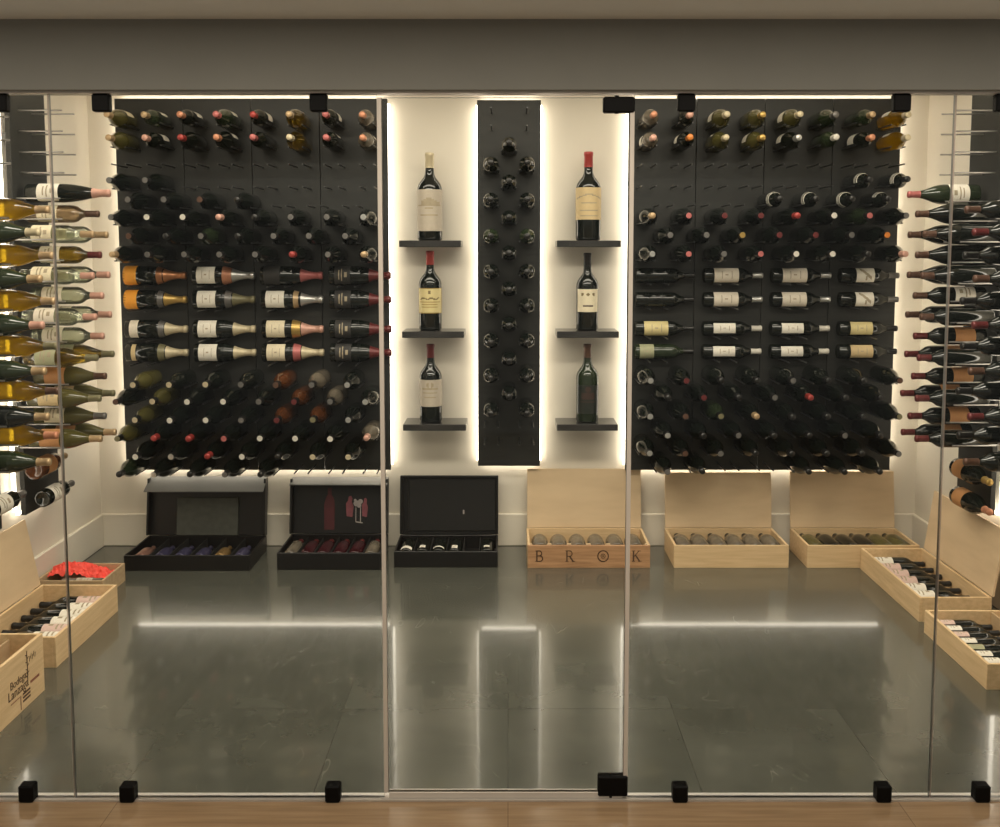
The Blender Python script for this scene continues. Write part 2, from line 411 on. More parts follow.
def pat_crest(u, v):
    x, y = u, v
    if x * x + (y - .80) ** 2 * .6 < .010 and abs(x) > .02: return 2
    if abs(x) < .26 and .635 < y < .685: return 1
    if abs(x) < .20 and .50 < y < .525: return 2
    if abs(x) < .18 and .345 < y < .375: return 2
    return 0
def pat_roof(u, v):
    x, y = u, v
    if abs(y - (.80 - abs(x) * .38)) < .022 and abs(x) < .40: return 1
    if abs(x) < .20 and (.50 < y < .53 or .42 < y < .44): return 2
    if abs(x) < .24 and (.27 < y < .29 or .19 < y < .21 or .11 < y < .13): return 2
    return 0
def pat_dots(u, v):
    x, y = u, v
    for c in (-.24, 0, .24):
        if (x - c) ** 2 + (y - .77) ** 2 < .0042: return 1
    if abs(x) < .30 and .62 < y < .64: return 2
    if abs(x) < .20 and .24 < y < .31: return 2
    return 0
def pat_relief(u, v):
    x, y = u, v
    if x * x + (y - .84) ** 2 * 1.4 < .012: return 1
    if abs(x) < .24 and .50 < y < .74: return 1
    if abs(x) < .30 and (.40 < y < .42 or .33 < y < .345 or .26 < y < .28): return 2
    return 0
PATS = dict(plain=pat_plain, mark=pat_mark, text=pat_text, slash=pat_slash, castle=pat_castle, gold=pat_gold, crest=pat_crest, roof=pat_roof, dots=pat_dots, relief=pat_relief)
def label_mesh(shape, paper, z0, z1, arc, pat='plain', inks=None, nu=None, nv=None):
    k = ('l', shape, paper, z0, z1, arc, pat)
    if k not in cache:
        nu = nu or (12 if pat == 'plain' else 28); nv = nv or (3 if pat == 'plain' else 30)
        vs, fs, mi = [], [], []
        for j in range(nv + 1):
            z = z0 + (z1 - z0) * j / nv; r = prof_r(shape, z) + .0006
            for i in range(nu + 1):
                a = arc * (i / nu - .5)
                vs.append((r * math.sin(a), -r * math.cos(a), z))     # faces local -Y
        fn = PATS[pat]; mb = MB()
        for j in range(nv):
            for i in range(nu):
                mb_i = fn((i + .5) / nu - .5, (j + .5) / nv)
                fs.append((j * (nu + 1) + i, j * (nu + 1) + i + 1, (j + 1) * (nu + 1) + i + 1, (j + 1) * (nu + 1) + i)); mi.append(mb_i)
        mb.v, mb.f, mb.m, mb.sm = vs, fs, mi, [True] * len(fs)
        cache[k] = mb.mesh('paper_label', [LB[paper]] + list(inks or ((INKF if pat == 'mark' else INK), INKG)))
    return cache[k]
def collar_mesh(shape, mk, z0, z1):
    k = ('n', shape, mk, z0, z1)
    if k not in cache:
        q = [(prof_r(shape, z0 + (z1 - z0) * i / 4) + .0009, z0 + (z1 - z0) * i / 4) for i in range(5)]
        cache[k] = MB().lathe(q, 18).mesh('neck_label', K[mk])
    return cache[k]

LAB = {   # paper, z0, z1, arc, pattern
 None: None,
 'white': ('white', .055, .140, 2.3, 'plain'), 'cream': ('cream', .055, .140, 2.3, 'plain'), 'ivory': ('ivory', .055, .140, 2.3, 'text'),
 'stripe': ('white', .150, .158, 6.28, 'plain'),
}
GW = dict(dark='dark', green='green', olive='olive', brown='brown', amber='amber', gold='golden', clear='clear', blush='blush', purple='purple', rosewrap='rose', goldwrap='gold', wine='red', smoke='smoky')
def bottle(shape, g, cap, base, axis, front, label, lab=None, collar=None, scale=1.0, name='wine_bottle', cat='bottle', group=None, stripes=False):
    """base: centre of the bottom; axis: base -> neck; front: direction the paper label faces"""
    z = Vector(axis).normalized(); y = -Vector(front); y = (y - z * y.dot(z)).normalized(); x = y.cross(z)
    T = Matrix.Translation(Vector(base)) @ Matrix((x, y, z)).transposed().to_4x4() @ Matrix.Scale(scale, 4)
    o = thing(name, label, cat, T, group)
    link('glass_body', body_mesh(shape, g), o)
    if cap: link('foil_capsule', cap_mesh(shape, cap), o)
    if lab: link('paper_label', label_mesh(shape, *lab), o)
    if collar: link('neck_label', collar_mesh(shape, *collar), o)
    if stripes:
        for z0 in (.174, .188, .201): link('label_band', label_mesh(shape, 'white', z0, z0 + .0055, 4.2), o)
    return o

ORD = ['first', 'second', 'third', 'fourth', 'fifth', 'sixth', 'seventh', 'eighth', 'ninth', 'tenth', 'eleventh', 'twelfth', 'thirteenth', 'fourteenth', 'fifteenth']

# ------------------------------------------------------------------ peg panels
peg_me = {}
def peg_mesh(L, mk):
    k = (L, mk)
    if k not in peg_me: peg_me[k] = MB().rod((0, 0, 0), (0, -L, 0), .0036, 8).mesh('peg', M[mk])
    return peg_me[k]
def panel(label, T, w, z0, z1, nb, pegs, mk='peg', leds='tblr', L=.20):
    """local frame: x along the panel, -y out of the wall, z up, origin on the panel face"""
    o = thing('peg_panel', label, 'wine rack', T, 'peg panels on the walls')
    bw = w / nb
    for i in range(nb):
        MB().box(-w / 2 + i * bw + .0012, -w / 2 + (i + 1) * bw - .0012, 0, .022, z0, z1, b=.0015).build('board', M['board'], o)
    e, d0, d1 = .012, .040, .054
    for s in leds:
        mb = MB()
        if s == 't': mb.box(-w / 2 + .02, w / 2 - .02, d0, d1, z1 - .006, z1 + .004)
        if s == 'b': mb.box(-w / 2 + .02, w / 2 - .02, d0, d1, z0 - .004, z0 + .006)
        if s == 'l': mb.box(-w / 2 - .006, -w / 2 + .004, d0, d1, z0 + .02, z1 - .02)
        if s == 'r': mb.box(w / 2 - .004, w / 2 + .006, d0, d1, z0 + .02, z1 - .02)
        mb.build('led_strip', M['led'], o)
    for xs in (-w / 2 + .06, w / 2 - .06):        # stand-off brackets to the wall
        for zz in (z0 + .25, z1 - .25):
            MB().box(xs - .015, xs + .015, .022, .0745, zz - .015, zz + .015).build('bracket', M['peg'], o)
    pegs = sorted(pegs, key=lambda p: -p[2])
    for x, z, _ in pegs[:100]:
        link('peg', peg_mesh(L, mk), o, Matrix.Translation((x, 0, z)))
    if len(pegs) > 100:
        mb = MB()
        for x, z, _ in pegs[100:]: mb.rod((x, 0, z), (x, -L, z), .0036, 6)
        r = mb.build('peg_row', M[mk], o); r['kind'] = 'stuff'
    return o

PW = .034                        # half spacing of a pair of pegs
def peg_drop(r): return math.sqrt(max((r + .0037) ** 2 - PW ** 2, 1e-6))
TIPY = Yp - .335
def rowz(y, px=300): return at(px, y, Y=TIPY).z
def lfz(y, px=300): return at(px, y, Y=Yp - .055).z

P0 = (at(113, 98, Y=Yp).x + at(127, 472, Y=Yp).x) / 2
P1 = (at(387, 98, Y=Yp).x + at(391.5, 472, Y=Yp).x) / 2     # left panel from corner side to door side
PITCHX = (P1 - P0) / 8
PZ0, PZ1 = at(250, 470, Y=Yp).z, at(250, 98.5, Y=Yp).z

A_L = [('burgundy', 'olive', 'tan', 'cream'), ('bordeaux', 'green', 'tan', 'white'), ('bordeaux', 'dark', 'salmon', 'white'), ('burgundy', 'green', 'rose', 'white'), ('bordeaux', 'dark', 'red', 'white'), ('burgundy', 'gold', 'tan', 'ivory'), ('bordeaux', 'dark', 'rose', 'white'), ('bordeaux', 'smoke', 'salmon', 'white')]
B_L = [('burgundy', 'olive', 'tan', None), ('bordeaux', 'dark', 'pink', 'white'), ('burgundy', 'dark', 'red', 'white'), ('burgundy', 'dark', 'salmon', 'white'), ('bordeaux', 'dark', 'rose', 'ivory'), ('burgundy', 'gold', 'cream', 'ivory'), ('bordeaux', 'dark', 'rose', 'white'), ('bordeaux', 'smoke', 'salmon', 'white')]
A_R = [('burgundy', 'amber', 'cream', 'white'), ('bordeaux', 'green', 'tan', None), ('burgundy', 'green', 'grey', None), ('burgundy', 'olive', 'cream', 'white'), ('burgundy', 'olive', 'gold', 'cream'), ('burgundy', 'olive', 'cream', 'white'), ('bordeaux', 'dark', 'pink', 'white'), ('bordeaux', 'smoke', 'salmon', 'white')]
B_R = [('burgundy', 'amber', 'cream', 'white'), ('bordeaux', 'dark', 'salmon', 'white'), ('bordeaux', 'green', 'white', None), ('burgundy', 'dark', 'silver', 'white'), ('burgundy', 'olive', 'gold', 'white'), ('burgundy', 'olive', 'cream', 'white'), ('bordeaux', 'dark', 'orange', 'white'), ('bordeaux', 'smoke', 'pink', 'white')]
def dk(caps, glass=None): return [None if c is None else ('burgundy', (glass or {}).get(i, 'dark'), c if c in ('red', 'black', 'tan', 'pink') else 'top_' + c, None) for i, c in enumerate(caps)]
def S(n=2): return [('bordeaux', 'dark', 'black', 'stripe')] * n
# (y of the neck tips, stagger, cells from the corner, row phrase)
ROWS_L = [(114, 0, A_L, 'top row'), (137, 0, B_L, 'second row from top'),
 (180, 0, dk(['grey', 'grey'] + [None] * 6), 'short third row'),
 (199.5, 1, dk(['grey', 'grey', 'brown', 'black'] + [None] * 3), 'fourth row from top'),
 (217, 0, dk(['grey', 'white', 'white', 'pink', 'black', 'grey', 'grey', 'silver']), 'fifth row from top'),
 (236, 1, dk(['brown', 'black', 'grey', 'black', 'grey', 'grey', 'grey'], {2: 'green'}), 'sixth row from top'),
 (254.5, 0, dk(['tan', 'grey', 'grey', 'grey', 'grey', 'red', 'grey', 'tan']), 'seventh row from top'),
 (385, 1, dk(['cream', 'cream', 'cream', 'grey', 'brown', 'grey', 'silver'], {0: 'olive', 4: 'brown', 5: 'smoke'}), 'sixth row from bottom'),
 (402, 0, dk(['brown', 'cream', 'white', 'white', 'grey', 'maroon', 'grey', 'silver'], {1: 'olive', 5: 'brown', 6: 'smoke'}), 'fifth row from bottom'),
 (420.5, 1, dk(['cream', 'white', 'white', 'grey', 'maroon', 'olive', 'silver'], {0: 'olive', 4: 'brown', 5: 'brown'}), 'fourth row from bottom'),
 (439, 0, dk(['olive', 'red', 'red', 'rose', 'white', 'white', 'white', 'pink'], {0: 'olive', 7: 'smoke'}), 'third row from bottom'),
 (457, 1, dk(['white', 'silver', 'red', 'white', 'black', 'cream', 'cream']), 'second row from bottom'),
 (475, 0, dk(['black', 'silver', 'black', 'grey', 'black', None, None, None], {0: 'green'}), 'lowest row')]
ROWS_R = [(114, 0, A_R, 'top row'), (137, 0, B_R, 'second row from top'),
 (179, 0, S(2) + [None] * 6, 'short third row'), (198.5, 1, S(4) + [None] * 3, 'fourth row from top'),
 (215.5, 0, dk(['grey', 'rose', 'white', 'red', 'maroon', 'maroon', 'rose', 'tan'], {1: 'green'}), 'fifth row from top'),
 (235, 1, dk(['orange', 'grey', 'maroon', 'maroon', 'gold', 'grey', 'grey']), 'sixth row from top'),
 (254, 0, dk(['pink', 'black', 'white', 'white', 'rose', 'grey', 'rose', 'silver']), 'seventh row from top'),
 (381, 0, dk(['brown', 'black', 'black', 'grey', 'black', 'black', 'maroon', 'silver']), 'sixth row from bottom'),
 (398, 1, dk(['black', 'black', 'red', 'grey', 'black', 'maroon', 'black']), 'fifth row from bottom'),
 (417, 0, dk(['olive', 'black', 'black', 'black', 'tan', 'olive', 'brown', 'silver'], {5: 'green'}), 'fourth row from bottom'),
 (436, 1, dk(['black', 'grey', 'black', 'black', 'grey', 'black', 'silver']), 'third row from bottom'),
 (454, 0, dk(['grey', 'black', 'black', 'black', 'black', 'grey', 'brown', 'silver']), 'second row from bottom'),
 (472, 1, dk(['black', 'black', 'black', None, None, 'black', 'grey']), 'lowest row')]

def cell_x(side, c, stag):
    x = P0 + .090 + PITCHX * (c + (.5 if stag else 0))
    return x if side < 0 else -x

def wall_bottles(side, rows, where):
    pegs = []; cx = (P0 + P1) / 2 * (1 if side < 0 else -1)
    for y, stag, cells, phrase in rows:
        z = rowz(y)
        for c in range(8 - stag):
            x = cell_x(side, c, stag); cell = cells[c] if c < len(cells) else None
            r = .0375 if not cell else prof_r(cell[0], .1)
            for s in (-1, 1): pegs.append((x + s * PW - cx, z - peg_drop(r), 2 if cell is None else (1 if c == 0 or stag == 0 and c > 6 else 0)))
            if not cell: continue
            shape, g, cap, lb = cell
            x_word = ORD[c] + ' from the corner'
            jit = random.uniform(-.010, .010)
            base = Vector((x, Yp - .030 + jit, z))
            a = random.uniform(-1.0, 1.0) if lb else 0
            front = Vector((math.sin(a), 0, math.cos(a)))
            lab = LAB.get(lb) if lb and lb != 'stripe' else None
            desc = ('striped bottle with %s capsule' % cap) if lb == 'stripe' else ('%s bottle with %s %s' % (GW[g], cap.replace('top_', ''), 'top' if cap.startswith('top_') else 'capsule'))
            bottle(shape, g, cap, base, (0, -1, 0), front, '%s, %s, %s, above %s' % (desc, phrase, x_word, where), lab, stripes=lb == 'stripe', group='bottles pegged neck out above the ' + where)
        if not stag:                      # the half-place beside the corner keeps its bare pegs
            pass
    for y in (167.5,) + ((185.5,) if False else ()):
        z = at(250, y, Y=Yp).z
        for c in range(8):
            x = cell_x(side, c, 0)
            for s in (-1, 1): pegs.append((x + s * PW - cx, z, 3))
    return pegs

def sideways(side, y, c, shape, g, cap, lab, desc, phrase, where, pegs, collar=None, scale=1.0, name='wine_bottle'):
    bw = (P1 - P0) / 4
    cx = (P0 + P1) / 2 * (1 if side < 0 else -1)
    z = lfz(y)
    # column c counted from the left edge of the panel in world x
    left = P0 if side < 0 else -P1
    x0 = left + bw * c + (.050 if side < 0 else .036)
    r = prof_r(shape, .1) * scale
    yb = Yp - .012 - r
    bottle(shape, g, cap, (x0, yb, z), (1, 0, 0), (0, -1, .12), '%s, %s sideways row, %s from the corner, above %s' % (desc, phrase, ORD[c if side < 0 else 3 - c], where), lab, collar=collar, scale=scale, name=name, group='bottles pegged sideways above the ' + where)
    for dx, rr in ((.06, r), (.145, r)):
        pegs.append((x0 + dx - cx, z - rr - .0037, 1))

CASE, CRATE = 'black cases', 'pale crates'
pl = wall_bottles(-1, ROWS_L, CASE)
pr = wall_bottles(1, ROWS_R, CRATE)
ch = lambda paper, pat='mark': (paper, .028, .120, 2.1, pat)
for i, (y, cols) in enumerate(((275.5, [('champagne', 'dark', 'copper', (('orange', .006, .070, 2.9, 'plain')), 'champagne with orange label', ('copper', .168, .196)), ('champagne', 'dark', 'silver', ch('white'), 'champagne with white label', ('salmon', .155, .199)), ('champagne', 'dark', 'rose', ('black', .02, .10, 2.6, 'plain'), 'dark champagne with rose foil', None), ('champagne', 'dark', 'maroon', ('black', .03, .11, 2.4, 'text'), 'black champagne with maroon foil', None)]),
                             (299.5, [('champagne', 'dark', 'gold', (('orange', .006, .070, 2.9, 'plain')), 'champagne with orange label', ('grey', .170, .196)), ('champagne', 'dark', 'olive', ch('white'), 'champagne with white label', ('grey', .165, .196)), ('champagne', 'dark', 'silver', ch('white'), 'champagne with white label', ('tan', .165, .190)), ('champagne', 'dark', 'maroon', ('black', .03, .11, 2.4, 'text'), 'black champagne with maroon foil', None)]),
                             (329, [('champagne', 'dark', 'cream', ('ivory', .028, .070, 2.2, 'plain'), 'champagne with small label', ('grey', .170, .196)), ('champagne', 'dark', 'cream', ch('white'), 'champagne with white label', None), ('champagne', 'dark', 'pink', ch('cream'), 'champagne with cream label', ('gold', .155, .196)), ('champagne', 'dark', 'maroon', ('black', .03, .11, 2.4, 'text'), 'black champagne with maroon foil', None)]),
                             (352.5, [('champagne', 'dark', 'cream', ('tan', .034, .056, 2.0, 'plain'), 'champagne with slim label', ('olive', .165, .196)), ('champagne', 'dark', 'cream', ch('white'), 'champagne with white label', None), ('champagne', 'dark', 'cream', ch('cream'), 'champagne with cream label', ('rose', .160, .196)), ('champagne', 'dark', 'maroon', ('black', .03, .11, 2.4, 'text'), 'black champagne with maroon foil', None)]))):
    for c, (shape, g, cap, lab, desc, col) in enumerate(cols):
        sideways(-1, y, c, shape, g, cap, lab, desc, ORD[i], CASE, pl, col, 1.0, 'champagne_bottle')
bd = lambda paper, z0=.050, z1=.172, arc=2.5, pat='mark': (paper, z0, z1, arc, pat)
for i, (y, cols) in enumerate(((275.5, [('dark', 'black', None, 'plain dark bottle'), ('dark', 'silver', bd('ivory'), 'bottle with big ivory label'), ('dark', 'silver', bd('ivory'), 'bottle with big ivory label'), ('dark', 'grey', bd('white', .076, .166, 2.4, 'slash'), 'bottle with slashed white label')]),
                             (299.5, [('dark', 'black', None, 'plain dark bottle'), ('dark', 'silver', bd('ivory'), 'bottle with big ivory label'), ('dark', 'silver', bd('ivory'), 'bottle with big ivory label'), ('dark', 'grey', bd('white', .076, .166, 2.4, 'slash'), 'bottle with slashed white label')]),
                             (328.5, [('dark', 'black', bd('yellow', .045, .165), 'bottle with yellow label'), ('dark', 'white', bd('white', .050, .160, 1.45), 'bottle with narrow white label'), ('dark', 'white', bd('white', .050, .160, 1.45), 'bottle with narrow white label'), ('dark', 'black', bd('yellow', .054, .165, 2.0), 'bottle with yellow label')]),
                             (351.5, [('green', 'black', bd('sage', .024, .095), 'green bottle with sage label'), ('dark', 'white', bd('white', .050, .160, 1.45), 'bottle with narrow white label'), ('dark', 'white', bd('white', .050, .160, 1.45), 'bottle with narrow white label'), ('dark', 'black', bd('tan', .058, .170, 2.0), 'bottle with tan label')]))):
    for c, (g, cap, lab, desc) in enumerate(cols):
        sideways(1, y, c, 'bordeaux', g, cap, lab, desc, ORD[i], CRATE, pr)
TL = Matrix.Translation(((P0 + P1) / 2, Yp, 0)); TR = Matrix.Translation((-(P0 + P1) / 2, Yp, 0))
panel('wide charcoal peg panel behind the champagne, above the black cases', TL, P1 - P0, PZ0, PZ1, 4, pl)
panel('wide charcoal peg panel with amber bottles at its corner, above the pale crates', TR, P1 - P0, PZ0, PZ1, 4, pr)

# narrow middle panel
CX = .005; pc = []
for i, y in enumerate((142, 180.5, 217, 253, 290, 326, 361.5, 397)):
    z = rowz(y, PX)
    bottle('bordeaux', 'dark', 'black', (CX, Yp - .03, z), (0, -1, 0), (0, 0, 1), 'lone dark bottle, narrow middle panel, on its centre line, %s from the top' % ORD[i], group='bottles on the narrow middle panel')
    for s in (-1, 1): pc.append((s * PW, z - peg_drop(.0375), 1))
for i, y in enumerate((162, 199, 236, 272, 307, 343, 378.5, 414)):
    z = rowz(y, PX)
    for sx, ph in ((-1, 'away from the door hinges'), (1, 'toward the door hinges')):
        bottle('bordeaux', 'green' if i == 2 else 'dark', 'black', (CX + sx * .087, Yp - .03, z), (0, -1, 0), (0, 0, 1), 'dark bottle in narrow middle panel, %s pair down, %s' % (ORD[i], ph), group='bottles on the narrow middle panel')
        for s in (-1, 1): pc.append((sx * .087 + s * PW, z - peg_drop(.0375), 1))
for y in (432.5, 450.5):
    z = rowz(y, PX)
    for x in (-.087, .087):
        for s in (-1, 1): pc.append((x + s * PW, z, 2))
for y in (113, 130):
    for x in (-.087, .087): pc.append((x, at(PX, y, Y=Yp).z, 2))
panel('narrow charcoal peg panel between the two columns of magnum shelves', Matrix.Translation((CX, Yp, 0)), .322, at(PX, 466, Y=Yp).z, at(PX, 100, Y=Yp).z, 1, pc)

# ------------------------------------------------------------------ side walls
XT = Xs - .335                     # neck tips of the side bottles
SZ0, SZ12 = at(105, 194, X=-XT).z, at(108, 436, X=-XT).z
SP = (SZ0 - SZ12) / 12
def side_z(i): return SZ0 - SP * i
FAR_L = [('flute', 'dark', 'pink', 'white'), ('bordeaux', 'blush', 'brown', 'cream'), ('bordeaux', 'clear', 'tan', 'cream'), ('bordeaux', 'gold', 'maroon', 'ivory'), ('bordeaux', 'clear', 'pink', 'cream'), ('bordeaux', 'clear', 'pink', 'ivory'), ('bordeaux', 'clear', 'pink', 'ivory'), ('bordeaux', 'clear', 'pink', 'ivory'), ('burgundy', 'gold', 'olive', 'sage'), ('burgundy', 'olive', 'brown', 'kraft'), ('burgundy', 'olive', 'olive', 'tan'), ('burgundy', 'olive', 'grey', 'cream'), ('burgundy', 'olive', 'tan', 'kraft')]
NEAR_L = [None, ('burgundy', 'amber', 'tan', None), ('burgundy', 'green', 'cream', None), ('burgundy', 'amber', 'tan', None), ('burgundy', 'green', 'tan', None), ('burgundy', 'amber', 'tan', None), ('burgundy', 'green', 'pink', None), ('burgundy', 'amber', 'olive', None), ('burgundy', 'green', 'tan', None), ('burgundy', 'amber', 'brown', None), ('burgundy', 'dark', 'tan', None), ('burgundy', 'amber', 'salmon', None), ('burgundy', 'green', 'tan', None)]
FAR_R = [('burgundy', 'green', 'rose', 'white'), ('burgundy', 'dark', 'brown', None), ('burgundy', 'dark', 'brown', 'white'), ('burgundy', 'dark', 'brown', None), ('burgundy', 'dark', 'brown', None), ('bordeaux', 'dark', 'brown', 'white'), ('bordeaux', 'dark', 'brown', None), ('bordeaux', 'dark', 'maroon', 'kraft'), ('bordeaux', 'dark', 'maroon', 'kraft'), ('bordeaux', 'dark', 'maroon', 'kraft'), ('bordeaux', 'dark', 'maroon', 'kraft'), ('bordeaux', 'dark', 'maroon', 'kraft'), ('bordeaux', 'dark', 'maroon', 'kraft')]
NEAR_R = [None] + [('bordeaux', 'dark', c, None) for c in ('brown', 'maroon', 'black', 'brown', 'black', 'maroon', 'black', 'brown', 'black', 'maroon', 'black', 'brown')]
def sy(px, zpx, x): return at(px, zpx, X=x).y
YA, YB, YC = [at(p, 330, X=-XT).y for p in (113, 98.5, 105)]       # the deep panel: two places in even rows, one in odd
NA = at(57, 330, X=-XT).y; NB = at(47, 330, X=-XT).y
FAR0, FAR1 = sy(17, 300, -Xs), sy(52, 300, -Xs)
NEAR1 = sy(0, 300, -Xs) - .06; NEAR0 = NEAR1 - .86
for side, far, near, where in ((-1, FAR_L, NEAR_L, 'side wall near red tissue'), (1, FAR_R, NEAR_R, 'side wall opposite red tissue')):
    pf, pn = [], []
    fx = (FAR0 + FAR1) / 2; nx = (NEAR0 + NEAR1) / 2
    for i in range(13):
        z = side_z(i)
        even = i % 2 == 0
        for (spec, ys, pan) in ((far[i], ((YA, 'back place'), (YB, 'front place')) if even else ((YC, 'only place'),), 'deep'), (near[i], ((NA, 'only place'),) if not even else ((NB, 'only place'),), 'front')):
            for yy, pw in ys:
                if spec is None: continue
                if i == 0 and pw == 'front place': continue
                if i == 0 and side < 0 and pan == 'deep': yy = at(105, 190, X=-(Xs - .02 - .340)).y
                shape, g, cap, lb = spec
                if lb and i % 2 == 0 and pw == 'front place' and side > 0: lb = None
                r = prof_r(shape, .1)
                base = Vector((side * (Xs - .028 + random.uniform(-.008, .006)), yy, z))
                lab = (lb, .050, .135, 2.4, 'text' if lb != 'kraft' else 'plain') if lb else None
                a = .25 + .5 * random.random()
                bottle(shape, g, cap, base, (-side, 0, 0), (0, -math.cos(a), math.sin(a) * (1 if z < 1.5 else .3)), '%s bottle with %s capsule, %s row, %s panel, %s, %s' % (GW[g], cap, ORD[i], pan, pw, where), lab, scale=1.05 if shape == 'flute' else 1.0, group='bottles on the ' + where)
                lx, P = (fx, pf) if pan == 'deep' else (nx, pn)
                for s in (-1, 1): P.append(((yy + s * PW - lx) * (1 if side < 0 else -1), z - peg_drop(r), 1))
    for i in range(-4, 0):
        z = side_z(i)
        for yy in (YA + .035, YA - .085):
            for s in (0,): pf.append(((yy - fx) * (1 if side < 0 else -1), z, 3))
        for yy in (YA - .20, YA - .30): pf.append(((yy - fx) * (1 if side < 0 else -1), z, 3)) if abs(yy - fx) < .3 and yy > FAR0 + .01 else None
        for yy in (NA, NA - .12): pn.append(((yy - nx) * (1 if side < 0 else -1), z, 3))
    # local x runs along +Y on the left wall, along -Y on the right wall
    for (cy, w, P, nb, word) in ((fx, FAR1 - FAR0, pf, 1, 'narrow'), (nx, NEAR1 - NEAR0, pn, 2, 'wide')):
        if side < 0: T = Matrix.Translation((-Xs, cy, 0)) @ Matrix.Rotation(PI / 2, 4, 'Z')
        else: T = Matrix.Translation((Xs, cy, 0)) @ Matrix.Rotation(-PI / 2, 4, 'Z')
        panel('%s grey peg panel on the %s, %s' % (word, where, 'towards the back corner' if nb == 1 else 'close to the glass'), T, w, PZ0, PZ1 - .03, nb, P, 'silver_peg', L=.185)
# bottles lying along the side walls in the two lowest rows
def along(side, px, py, shape, g, cap, lab, toward, label):
    p = at(px, py, X=side * (Xs - .06))
    d = -1 if toward else 1
    bottle(shape, g, cap, p, (0, d, 0), (-side, 0, .5), label, lab, group='bottles lying along the side walls')
along(-1, 34, 470, 'burgundy', 'brown', 'tan', ('kraft', .05, .13, 2.4, 'plain'), False, 'brown bottle lying butt forward under the amber bottles, upper of two')
along(-1, 42, 499, 'bordeaux', 'dark', 'grey', ('white', .04, .14, 2.6, 'text'), False, 'dark bottle lying butt forward just above an open crate lid, white label')
along(-1, -14, 512, 'bordeaux', 'dark', 'grey', ('white', .04, .14, 2.6, 'text'), False, 'dark bottle lying butt forward beside the bright wall gap, white label')
along(1, 958, 467, 'burgundy', 'dark', 'gold', ('kraft', .03, .12, 2.6, 'plain'), True, 'brown label bottle lying neck forward with gold capsule, upper of two')
along(1, 958, 495, 'burgundy', 'dark', 'salmon', ('kraft', .03, .12, 2.6, 'plain'), True, 'brown label bottle lying neck forward with salmon capsule just above crate lid')

# ------------------------------------------------------------------ magnum shelves
SHY = .20
def shelf(px0, px1, py, label):
    p0, p1 = at(px0, py, Y=Yb - SHY), at(px1, py, Y=Yb - SHY)
    z = p0.z; cx = (p0.x + p1.x) / 2; w = p1.x - p0.x
    o = thing('display_shelf', label, 'shelf', Matrix.Translation((cx, Yb, z)), 'magnum shelves on the back wall')
    MB().box(-w / 2, w / 2, -SHY, -.002, -.032, 0, b=.002).build('plank', M['shelf'], o)
    MB().box(-w / 2 + .03, w / 2 - .03, -.004, 0, -.026, -.006).build('cleat', M['peg'], o)
    return cx, z
MAG = 1.46
def magnum(cx, z, h, shape, g, cap, lab, inks, label, wf=1.0):
    sc = h / PROF[shape][0][-1][1]
    o = bottle(shape, g, cap, (cx, Yb - SHY * .52, z + .0005), (0, 0, 1), (0, -1, 0), label, None, scale=sc, name='magnum_bottle', group='magnums on the wall shelves')
    if lab: link('paper_label', label_mesh(shape, *lab, inks=inks), o)
    return o
XL0 = [(399, 461, 240.5), (402, 464, 331.5), (403, 466, 424.5)]
XR0 = [(557, 621, 240.5), (557, 619, 331.5), (557, 618, 424.5)]
S1 = [shelf(*a, l) for a, l in zip(XL0, ('black wall shelf under the cream-capped magnum', 'black wall shelf under the red-capped gold-label magnum', 'black wall shelf under the brown-capped magnum'))]
S2 = [shelf(*a, l) for a, l in zip(XR0, ('black wall shelf under the red-topped tan-label magnum', 'black wall shelf under the magnum with three dots on its label', 'black wall shelf under the unlabelled dark magnum'))]
Hm = .452 * Yb / 5.2
magnum(at(430, 240, Y=Yb - SHY * .52).x, S1[0][1], at(430, 153, Y=Yb - .1).z - S1[0][1], 'magnum', 'dark', 'cream', ('taupe', .032, .173, 3.0, 'castle'), (INK, INK), 'tall magnum with cream and orange capsule and large taupe house label')
magnum(at(430.5, 331, Y=Yb - SHY * .52).x, S1[1][1], at(430, 251, Y=Yb - .1).z - S1[1][1], 'magnum', 'dark', 'red', ('yellow', .065, .160, 3.0, 'gold'), (INKD, INKG), 'magnum with red capsule and gold label on middle shelf')
magnum(at(431, 424, Y=Yb - SHY * .52).x, S1[2][1], at(430, 344, Y=Yb - .1).z - S1[2][1], 'magnum', 'dark', 'maroon', ('taupe', .062, .165, 3.0, 'crest'), (INK, INK), 'magnum with maroon capsule and pale crest label on lowest shelf')
magnum(at(588, 240, Y=Yb - SHY * .52).x, S2[0][1], at(588, 152, Y=Yb - .1).z - S2[0][1], 'magnum', 'dark', 'red', ('tan', .070, .178, 3.0, 'roof'), (INK, INK), 'tall magnum with red wax top and tan label on upper shelf')
magnum(at(587, 331, Y=Yb - SHY * .52).x, S2[1][1], at(587, 253, Y=Yb - .1).z - S2[1][1], 'magnum', 'dark', 'black', ('cream', .072, .160, 2.2, 'dots'), (INKD, INKR), 'magnum with black capsule and cream label with three dots')
magnum(at(587, 424, Y=Yb - SHY * .52).x, S2[2][1], at(587, 344, Y=Yb - .1).z - S2[2][1], 'magnum', 'green', 'brown', ('relief', .035, .145, 2.4, 'relief'), (INKR, INKR), 'dark green magnum with embossed front and no paper label')

